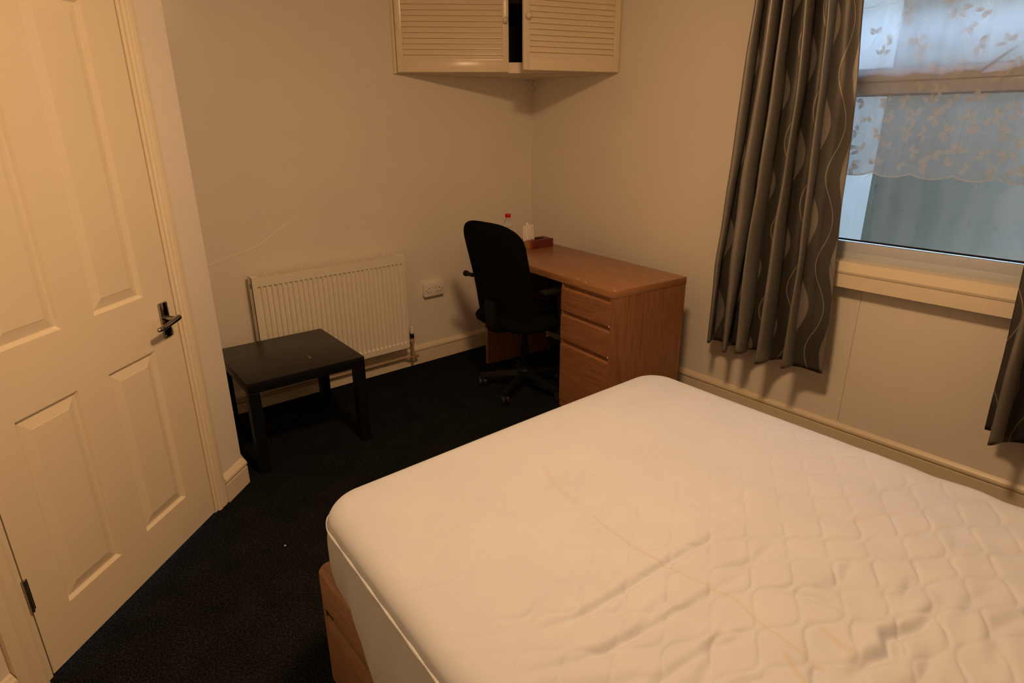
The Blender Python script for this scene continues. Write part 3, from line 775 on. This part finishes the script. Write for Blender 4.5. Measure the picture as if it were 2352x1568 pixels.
# ------------------------------------------------------------------ office chair
def chair():
    t = thing('office_chair', 'black fabric swivel office chair with armrests, its back to the room', 'chair', (-.735, -.775, 0), math.radians(3))
    # local: +x is where the sitter looks (towards the desk)
    # backrest: rounded slab, outline by height, slight recline and lumbar curve
    zs0, zs1 = .415, 1.028
    def half(v):          # half width along the height
        base = .215 + .033*math.sin(min(v*1.25, 1)*PI/2)
        bot = max(0, 1-((.24-v)/.24)**2.4)**(1/2.4) if v < .24 else 1
        top = max(0, 1-((v-.80)/.20)**2.5)**(1/2.5) if v > .80 else 1
        return base*(.40+.60*bot)*(.10+.90*top)
    def slab(off, thick, sgn, shrink=1.0):
        NU, NV = 29, 61
        def fn(u, v):
            v = .5-.5*math.cos(PI*v); a = (u-.5)*2; hw = half(v)*shrink
            edge = max(abs(a), abs(2*v-1)); roundf = (1-abs(a)**3)**.5*(1-abs(2*v-1)**5)**.5
            xc = -.185 - .080*v + .020*math.cos((v-.30)*4) + .032*(a*hw/.25)**2
            x = xc + sgn*thick*roundf + off
            return (x, a*hw, zs0+(zs1-zs0)*v)
        return fn, NU, NV
    mb = MB(); f, a, b = slab(0, .030, 1); mb.grid(f, a, b, 0, flip=False); f, a, b = slab(0, .024, -1); mb.grid(f, a, b, 0, flip=True)
    mb.build('backrest', M_CHAIRF, t)
    # seat
    mb = MB()
    NR_, NA = 10, 40
    def sup(a, n=4.5): c, s_ = math.cos(a), math.sin(a); return 1/((abs(c)**n+abs(s_)**n)**(1/n))
    vs = []; fs = []
    rings = [(0.0, .505), (.5, .507), (.82, .503), (.95, .492), (1.0, .470), (.99, .448), (.93, .435), (.4, .430), (0, .430)]
    for k, z in rings:
        for i in range(NA):
            an = 2*PI*i/NA; q = sup(an)*k; x = .245*q*math.cos(an)+.015; y = .245*q*math.sin(an); vs.append((x, y, z - (.018*max(0, x-.16)/.1 if z > .46 else 0)))
    for j in range(len(rings)-1):
        for i in range(NA): fs.append((j*NA+i, j*NA+(i+1) % NA, (j+1)*NA+(i+1) % NA, (j+1)*NA+i))
    mb.add(vs, fs, 0, True); mb.build('seat', M_CHAIRF, t)
    mb = MB(); mb.box(-.11, .11, -.09, .09, .395, .432, bev=.008); mb.tube([(.02, -.08, .41), (.02, -.26, .405), (.02, -.29, .405)], .005, 8)
    mc = mb.build('seat_mechanism', M_BLACKP, t)
    mb = MB(); mb.prism([(-.10, .405), (-.235, .415), (-.262, .44), (-.270, .60), (-.255, .60), (-.243, .46), (-.22, .437), (-.10, .425)], -.04, .04, 0, 'y'); mb.build('back_bracket', M_BLACKP, t)
    for s in (-1, 1):
        mb = MB(); y = s*.275
        mb.box(-.135, .135, y-.028, y+.028, .655, .680, bev=.011, seg=3); pad = mb.build('armrest', M_BLACKP, t)
        mb = MB(); mb.tube([(.02, s*.10, .425), (.02, s*.24, .425), (.02, s*.268, .437), (.018, s*.275, .47), (.0, s*.275, .60), (-.01, s*.275, .660)], [.014, .014, .016, .018, .018, .020], 12); mb.build('arm_support', M_BLACKP, pad)
    mb = MB(); mb.tube([(-.215, .20, .70), (-.215, .262, .70)], [.012, .012], 12); mb.lathe([(.006, 0), (.017, .003), (.017, .018), (.008, .022)], 14, xf=Matrix.Translation((-.215, .25, .70)) @ Matrix.Rotation(-PI/2, 4, 'X')); mb.build('adjuster_knob', M_BLACKP, t)
    mb = MB(); mb.lathe([(.026, .10), (.026, .26), (.020, .262), (.020, .33), (.014, .332), (.014, .40)], 20); mb.build('gas_lift', M_BLACKP, t)
    mb = MB(); mb.lathe([(.030, .075), (.040, .085), (.040, .125), (.030, .135)], 20); mb.build('base_hub', M_BLACKP, t)
    mw = plain('caster_plastic', (.005, .005, .005), .6)
    for k in range(5):
        a = math.radians(129+72*k)
        xf = Matrix.Rotation(a, 4, 'Z'); mb = MB()
        NL = 8; vs = []; fs = []
        for i in range(NL):
            f_ = i/(NL-1); x = .03+.235*f_; w = .026-.010*f_; z1 = .122-.040*f_**1.3; z0 = z1-.034+.012*f_
            for dy, dz in ((-1, 0), (-.6, 1), (.6, 1), (1, 0)): vs.append((x, dy*w, z0+(z1-z0)*dz))
        for i in range(NL-1):
            for q in range(4): fs.append((i*4+q, (i+1)*4+q, (i+1)*4+(q+1) % 4, i*4+(q+1) % 4))
        fs += [(0, 1, 2, 3), tuple((NL-1)*4+q for q in (3, 2, 1, 0))]
        mb.add(vs, fs, 0, False, xf); lg = mb.build('leg', M_BLACKP, t, bevel=.003)
        mb = MB(); cx = .255; sw = random.uniform(0, 6)
        X2 = xf @ Matrix.Translation((cx, 0, 0)) @ Matrix.Rotation(sw, 4, 'Z')
        for yy in (-.014, .014): mb.lathe([(.010, -.009), (.0255, -.008), (.027, -.004), (.027, .004), (.0255, .008), (.010, .009)], 24, xf=X2 @ Matrix.Translation((-.012, yy, .027)) @ Matrix.Rotation(PI/2, 4, 'X'))
        mb.tube([(0, 0, .045), (0, 0, .088)], .007, 10, xf=X2); mb.box(-.03, .012, -.005, .005, .030, .056, bev=.002, xf=X2)
        mb.build('caster', mw, lg)
chair()

# ------------------------------------------------------------------ black side table
def side_table():
    t = thing('side_table', 'low square black lacquered side table in front of the radiator', 'table', (-2.0049, -.4659, 0), math.radians(-1.737))
    h = .275
    mb = MB(); mb.box(-h, h, -h, h, .400, .450, bev=.0015); mb.build('table_top', M_BLACKL, t)
    for sx in (-1, 1):
        for sy in (-1, 1):
            x0, x1 = (h-.050, h-.0005) if sx > 0 else (-h+.0005, -h+.050); y0, y1 = (h-.050, h-.0005) if sy > 0 else (-h+.0005, -h+.050)
            mb = MB(); mb.box(x0, x1, y0, y1, 0, .4005, bev=.0012, seg=1); mb.build('leg', M_BLACKL, t)
    mb = MB(); pts = [(.055+.012*math.cos(a), -.120+.016*math.sin(a), .4506) for a in np.linspace(-1.6, 1.2, 9)]
    mb.tube(pts, .0012, 6); c = mb.build('scratch', plain('pale_scratch', (.5, .46, .42), .6), t); c['label'] = 'small pale curved mark on the top'
side_table()

# ------------------------------------------------------------------ bed
def bed():
    BX0, BX1, BY0, BY1 = -2.507, -1.107, -3.811, -1.964; HB = .391
    t = thing('bed_base', 'brown wood-effect divan bed base with drawers under the mattress', 'bed base', ((BX0+BX1)/2, (BY0+BY1)/2, 0), math.radians(0))
    ox, oy = (BX0+BX1)/2, (BY0+BY1)/2; hx_, hy_ = (BX1-BX0)/2, (BY1-BY0)/2
    def rr(hx, hy, r, n=8):
        out = []
        for cx, cy, a0 in ((hx-r, hy-r, 0), (-hx+r, hy-r, 90), (-hx+r, -hy+r, 180), (hx-r, -hy+r, 270)):
            for k in range(n+1):
                a = math.radians(a0+90*k/n); out.append((cx+r*math.cos(a), cy+r*math.sin(a)))
        return out
    # top rail with a rounded corner and rounded upper edge
    mb = MB(); n = len(rr(1, 1, .1)); loops = []
    for ins, z in ((.003, .275), (0, .278), (0, HB-.010), (.003, HB-.003), (.010, HB)):
        loops += [(x, y, z) for x, y in rr(hx_-ins, hy_-ins, .032)]
    fs = [(j*n+k, j*n+(k+1) % n, (j+1)*n+(k+1) % n, (j+1)*n+k) for j in range(4) for k in range(n)]
    fs += [tuple(range(n))[::-1], tuple(range(4*n, 5*n))]
    mb.add(loops, fs, 0, True); mb.build('top_rail', M_WOODB, t)
    mb = MB(); mb.prism(rr(hx_-.004, hy_-.004, .030), .0, .012); mb.box(-hx_+.022, hx_-.004, -hy_+.02, hy_-.004, .01, .278); mb.prism(rr(.02, .02, .012), 0, .275, xf=Matrix.Translation((-hx_+.024, hy_-.024, 0)))
    mb.build('carcass', M_WOODB, t)
    y = hy_-.045
    for k in range(2):
        mb = MB(); y1 = y-.88*k; y0 = y1-.87
        mb.box(-hx_+.001, -hx_+.020, y0, y1, .014, .254, bev=.0015); d = mb.build('drawer', M_WOODB, t)
        mb = MB(); mb.prism([(-hx_+.003, .254), (-hx_+.020, .254), (-hx_+.020, .273), (-hx_+.012, .273)], y0+.002, y1-.004, 0, 'y'); mb.build('grip_strip', plain('grip_bronze', (.20, .13, .08), .35, .3), d)
        mb = MB(); mb.box(-hx_-.0005, -hx_+.004, y1-.045, y1-.001, .2715, .2745); mb.box(-hx_-.0005, -hx_+.004, y1-.002, y1, .254, .2745); mb.build('edge_trim', M_CHROME, d)
    mb = MB(); mb.box(-hx_+.10, hx_-.10, -hy_-.03, -hy_, 0, .62, bev=.01)
    return t
bed()

def mattress():
    X0, X1, Y0, Y1 = -2.438, -.890, -3.85, -1.808
    ZT, ZS = .500, .445
    t = thing('mattress', 'double mattress in a white quilted protector, lying on the bed base', 'mattress', (-1.791, -2.8813, .3918))
    BS = .902      # layout units to a 1.35 m double mattress
    ox, oy, oz = (X0+X1)/2, (Y0+Y1)/2, .269
    ST = .0055
    # skew: the near edge of the long side runs slightly outwards
    xl = lambda y: X0 - .040*np.clip((-1.85-y)/.7, 0, 1)
    R = .13   # corner radius in plan
    # --- top sheet: polar-free grid mapped onto a rounded rectangle, heights fall off towards the seam
    nx, ny = 370, 490
    gx = np.linspace(-1, 1, nx); gy = np.linspace(-1, 1, ny)
    U, V = np.meshgrid(gx, gy)
    hx_, hy_ = (X1-X0)/2, (Y1-Y0)/2
    # squeeze grid corners so the border follows the rounded outline
    px = U*hx_; py = V*hy_
    dx = np.maximum(np.abs(px)-(hx_-R), 0); dy = np.maximum(np.abs(py)-(hy_-R), 0)
    m = np.maximum(dx, dy); rr = np.hypot(dx, dy); k = np.where(rr > 1e-9, m/np.maximum(rr, 1e-9), 1)
    px = np.sign(px)*(np.minimum(np.abs(px), hx_-R)+dx*k); py = np.sign(py)*(np.minimum(np.abs(py), hy_-R)+dy*k)
    wx = px+ox; wy = py+oy
    # distance to the rounded border
    dx = np.abs(px)-(hx_-R); dy = np.abs(py)-(hy_-R)
    sd = np.where((dx > 0) & (dy > 0), np.hypot(np.maximum(dx, 0), np.maximum(dy, 0))-R, np.maximum(dx, dy)-R)
    e = np.clip(-sd, 0, None)
    # skew
    skew = (xl(wy)-X0)*(1-(U+1)/2)
    bw = .075
    s = np.clip(e/bw, 0, 1); fall = (ZT-ZS)*(1-np.sqrt(np.clip(1-(1-s)**2.3, 0, 1)))
    z = ZT-fall
    # broad unevenness
    z += (.006*np.sin(wx*2.1+.6)*np.cos(wy*1.9+.4)+.004*np.sin(wx*5+wy*3))*np.clip(e/.25, 0, 1)
    z += .010*np.exp(-(((wx+1.6)/.55)**2+((wy+1.95)/.16)**2))
    z -= .007*np.exp(-(((wx+1.75)/.30)**2+((wy+2.20)/.12)**2))
    # quilting: ogee of touching wavy lines
    P = .114; lam = .166
    warp = .014*np.sin(wx*9+wy*4)+.012*np.sin(wy*13-wx*6)+.006*np.sin(wx*27+wy*19)
    def tri(a): return np.sin(a)
    A = .0205; wv = A*tri(2*np.pi*(wx+1.222+warp*.6)/lam+np.pi/2)
    yy = wy+3.044+warp*.5
    wrap = lambda q: np.abs((q+P/2) % P - P/2)
    d1 = wrap(yy-wv); d2 = wrap(yy+P/2+wv); dq = np.minimum(d1, d2)
    amp = (.10+.90*np.clip((-1.98-wy)/.85, 0, 1)**1.2*np.clip((wx+2.75)/.5, .35, 1)); amp *= .75+.25*np.sin(wx*3.1+wy*2.3+1)
    amp = amp*np.clip((e-.035)/.05, 0, 1)
    puff = 1-np.exp(-(dq/.0050)**1.15); z += .0060*amp*(puff-.8)*(1+.35*np.sin(wx*21+wy*33))
    # creases: polylines with depth and width
    def crease(pts, depth, width, side=0.0):
        nonlocal z
        best = np.full(z.shape, 9.0); sg = np.zeros(z.shape); tt = np.zeros(z.shape); n = len(pts)-1
        for i in range(n):
            ax, ay = pts[i]; bx, by = pts[i+1]; vx, vy = bx-ax, by-ay; l2 = vx*vx+vy*vy
            q = np.clip(((wx-ax)*vx+(wy-ay)*vy)/l2, 0, 1); ddx = wx-ax-q*vx; ddy = wy-ay-q*vy; d = np.hypot(ddx, ddy)
            sgn = np.sign(vx*(wy-ay)-vy*(wx-ax)); c = d < best
            best = np.where(c, d, best); sg = np.where(c, sgn, sg); tt = np.where(c, (i+q)/n, tt)
        env = np.sin(np.pi*np.clip(tt, .0, 1))**.6
        z += depth*env*(-np.exp(-(best/width)**2) + .55*np.exp(-((best-1.9*width)/(1.4*width))**2)*np.where(sg*side >= 0, 1, .3))
    crease([(-2.24, -2.60), (-2.094, -2.636), (-1.871, -2.647), (-1.60, -2.668)], .0090, .010, 1)
    crease([(-2.40, -2.50), (-2.28, -2.56), (-2.12, -2.545), (-1.99, -2.52)], .0045, .012, -1)
    crease([(-1.86, -3.075), (-1.79, -3.085), (-1.735, -3.105), (-1.70, -3.085), (-1.62, -3.12), (-1.48, -3.125)], .017, .013, 1)
    crease([(-2.10, -2.90), (-1.98, -2.87), (-1.90, -2.90)], .008, .012, 1)
    crease([(-2.02, -3.02), (-1.93, -3.05), (-1.84, -3.00)], .008, .012, -1)
    crease([(-1.80, -2.74), (-1.70, -2.78), (-1.60, -2.775)], .006, .012, 1)
    crease([(-1.68, -2.92), (-1.60, -2.95), (-1.50, -2.93)], .007, .014, 1)
    crease([(-2.20, -2.72), (-2.08, -2.74), (-1.98, -2.72), (-1.90, -2.745)], .0045, .012, 1)
    crease([(-2.33, -2.70), (-2.20, -2.80), (-2.12, -2.84)], .006, .013, 1)
    crease([(-1.62, -3.25), (-1.50, -3.22), (-1.38, -3.26)], .008, .014, 1)
    crease([(-1.36, -3.05), (-1.28, -3.08), (-1.20, -3.06)], .004, .012, 1)
    crease([(-1.95, -2.45), (-1.80, -2.47), (-1.62, -2.50)], .0025, .012, 1)
    crease([(-2.34, -2.66), (-2.16, -2.73), (-1.98, -2.76), (-1.74, -2.79)], .0075, .010, 1)
    crease([(-2.30, -2.80), (-2.18, -2.84), (-2.02, -2.86), (-1.90, -2.85)], .0070, .010, 1)
    crease([(-2.16, -2.93), (-2.03, -2.95), (-1.95, -2.99)], .0065, .010, -1)
    crease([(-1.74, -2.86), (-1.70, -2.94), (-1.69, -3.00)], .0060, .011, 1)
    crease([(-1.88, -3.13), (-1.76, -3.17), (-1.66, -3.16)], .0090, .012, -1)
    crease([(-1.60, -3.02), (-1.55, -3.06), (-1.46, -3.05)], .0060, .010, 1)
    crease([(-1.52, -3.17), (-1.44, -3.16), (-1.36, -3.19)], .0060, .011, -1)
    crease([(-2.42, -2.32), (-2.30, -2.36), (-2.15, -2.35)], .0030, .009, 1)
    crease([(-1.58, -2.60), (-1.46, -2.62), (-1.36, -2.66)], .0035, .009, -1)
    near = np.clip((-2.55-wy)/.6, 0, 1)*np.clip((wx+2.38)/.12, 0, 1)
    z += near*(.0030*np.sin(wx*23+3*np.sin(wy*9))*np.sin(wy*31+2*np.sin(wx*13))+.0022*np.sin(wx*47+wy*29))
    # stains (thin yellowish pull line and faint marks)
    def poly_d(pts):
        best = np.full(z.shape, 9.0)
        for (ax, ay), (bx, by) in zip(pts, pts[1:]):
            vx, vy = bx-ax, by-ay; q = np.clip(((wx-ax)*vx+(wy-ay)*vy)/(vx*vx+vy*vy), 0, 1)
            best = np.minimum(best, np.hypot(wx-ax-q*vx, wy-ay-q*vy))
        return best
    line = [(-1.862, -2.40), (-1.87, -2.455), (-1.875, -2.544), (-1.871, -2.647), (-1.86, -2.728), (-1.843, -2.815), (-1.866, -2.91), (-1.872, -2.97), (-1.876, -3.034)]
    ld = poly_d(line)
    stain = .40*np.exp(-(ld/.0030)**2)
    stain += .22*np.exp(-(poly_d([(-1.80, -2.12), (-1.84, -2.22), (-1.855, -2.32)])/.008)**2)
    stain += .35*np.exp(-(poly_d([(-1.90, -2.97), (-1.935, -3.03)])/.006)**2)+.30*np.exp(-(poly_d([(-1.78, -2.99), (-1.80, -3.05)])/.008)**2)
    stain += .25*np.exp(-(poly_d([(-1.34, -2.86), (-1.25, -2.90), (-1.21, -2.93)])/.006)**2)+.22*np.exp(-(poly_d([(-1.15, -3.18), (-1.10, -3.24), (-1.0, -3.27)])/.008)**2)
    stain += .16*np.exp(-(poly_d([(-1.05, -2.02), (-1.02, -2.12), (-1.0, -2.18)])/.008)**2)
    z -= .0012*np.exp(-(ld/.004)**2)
    wx = wx+skew
    vs = np.stack([wx-ox, wy-oy, z-oz], -1).reshape(-1, 3)
    idx = np.arange(nx*ny).reshape(ny, nx)
    q = np.stack([idx[:-1, :-1], idx[:-1, 1:], idx[1:, 1:], idx[1:, :-1]], -1).reshape(-1, 4)
    me = bpy.data.meshes.new('quilted_top')
    me.vertices.add(len(vs)); me.vertices.foreach_set('co', vs.astype(np.float32).ravel())
    me.loops.add(q.size); me.loops.foreach_set('vertex_index', q.astype(np.int32).ravel())
    me.polygons.add(len(q)); me.polygons.foreach_set('loop_start', np.arange(0, q.size, 4, dtype=np.int32)); me.polygons.foreach_set('use_smooth', np.ones(len(q), dtype=bool))
    me.update(calc_edges=True); me.validate()
    at = me.attributes.new('stain', 'FLOAT', 'POINT'); at.data.foreach_set('value', np.clip(stain, 0, 1).astype(np.float32).ravel())
    me.materials.append(M_QUILT); o = bpy.data.objects.new('quilted_top', me); link(o, t)
    # --- border loop, used by the piping and the skirt
    top = vs.reshape(ny, nx, 3)
    loop = np.concatenate([top[0, :-1], top[:-1, -1], top[-1, :0:-1], top[:0:-1, 0]])[::4]      # counter-clockwise
    n = len(loop)
    mb = MB(); pts = [tuple(p) for p in loop]
    rng = random.Random(5); vs2 = []; fs2 = []
    rad = [.0042+.0012*math.sin(i*.9)+.0006*rng.random() for i in range(n)]
    cen = np.zeros(3); 
    for i in range(n):
        p = Vector(pts[i]); a = Vector(pts[i-1]); b = Vector(pts[(i+1) % n]); tn = (b-a).normalized(); out = Vector((tn.y, -tn.x, 0)).normalized(); upv = Vector((0, 0, 1))
        c = p+out*.001
        for k_ in range(8):
            an = 2*PI*k_/8; vs2.append(c+(out*math.cos(an)+upv*math.sin(an))*rad[i])
    for i in range(n):
        for k_ in range(8): fs2.append((i*8+k_, i*8+(k_+1) % 8, ((i+1) % n)*8+(k_+1) % 8, ((i+1) % n)*8+k_))
    mb.add(vs2, fs2, 0, True); mb.build('piping', M_SKIRT, t, auto=False)
    NVs = 16; vs3 = []; fs3 = []
    for j in range(NVs):
        v = j/(NVs-1)
        for i in range(n):
            p = Vector(pts[i]); a = Vector(pts[i-2]); b = Vector(pts[(i+2) % n]); tn = (b-a).normalized(); out = Vector((tn.y, -tn.x, 0)).normalized()
            wyv = p.y+oy; left = p.x < -.5
            # hem: rests on the base at the foot corner, slips below the base edge further on
            drop = min(max((-1.90-wyv)/.45, 0), 1) if left else 0.0
            zb = .0065 - drop*.085
            zz = (ZS-oz)*(1-v)+zb*v
            bul = .012*math.sin(PI*v)+.010*drop*v+.006*math.sin(wyv*17+v*2)*v*(1 if left else 0)+.004*math.sin(i*.7)*math.sin(PI*v)
            if not left: bul -= .020*v
            if left: bul += -.006*v*(1-drop) + .026*v*drop
            vs3.append((p.x+out.x*bul, p.y+out.y*bul, zz))
    for j in range(NVs-1):
        for i in range(n): fs3.append((j*n+i, (j+1)*n+i, (j+1)*n+(i+1) % n, j*n+(i+1) % n))
    mb = MB(); mb.add(vs3, fs3, 0, True); mb.build('side_skirt', M_SKIRT, t, auto=False)
    for c in t.children: c.data.transform(Matrix.Scale(BS, 4))
mattress()

# white fluff on the carpet
mb = MB(); mb.lathe([(.001, 0), (.004, .0015), (.0035, .003), (.001, .0035)], 8); fl = mb.build('lint_speck', M_SKIRT)
fl.location = (-2.39, -1.30, 0); tag(fl, 'tiny white speck of lint on the carpet between door and bed', 'lint')

# ------------------------------------------------------------------ ceiling lamp (the room's own light, above the frame)
def lamp():
    t = thing('ceiling_lamp', 'round flush ceiling light with a shallow glowing diffuser', 'lamp', (LAMP[0], LAMP[1], 0))
    mb = MB(); mb.lathe([(.150, CZ-.001), (.162, CZ-.006), (.162, CZ-.040), (.150, CZ-.046)], 40); mb.build('rim', M_UPVC, t)
    m = bpy.data.materials.new('lit_diffuser'); m.use_nodes = True; nt = m.node_tree; nt.nodes.clear()
    out = N(nt, 'ShaderNodeOutputMaterial'); em = N(nt, 'ShaderNodeEmission'); em.inputs[0].default_value = (*LAMP_COL, 1); em.inputs[1].default_value = LAMP_STR; L(nt, em.outputs[0], out.inputs[0])
    R_, H_ = .148, .055; pr = [(max(.001, R_*math.cos(PI/2*k/10)), LAMP[2]-.0-H_*math.sin(PI/2*k/10)) for k in range(10, -1, -1)]
    pr = [(r, z+.0) for r, z in pr]+[(R_, LAMP[2]+.008)]
    mb = MB(); mb.lathe(pr, 40); mb.build('diffuser', m, t)
lamp()
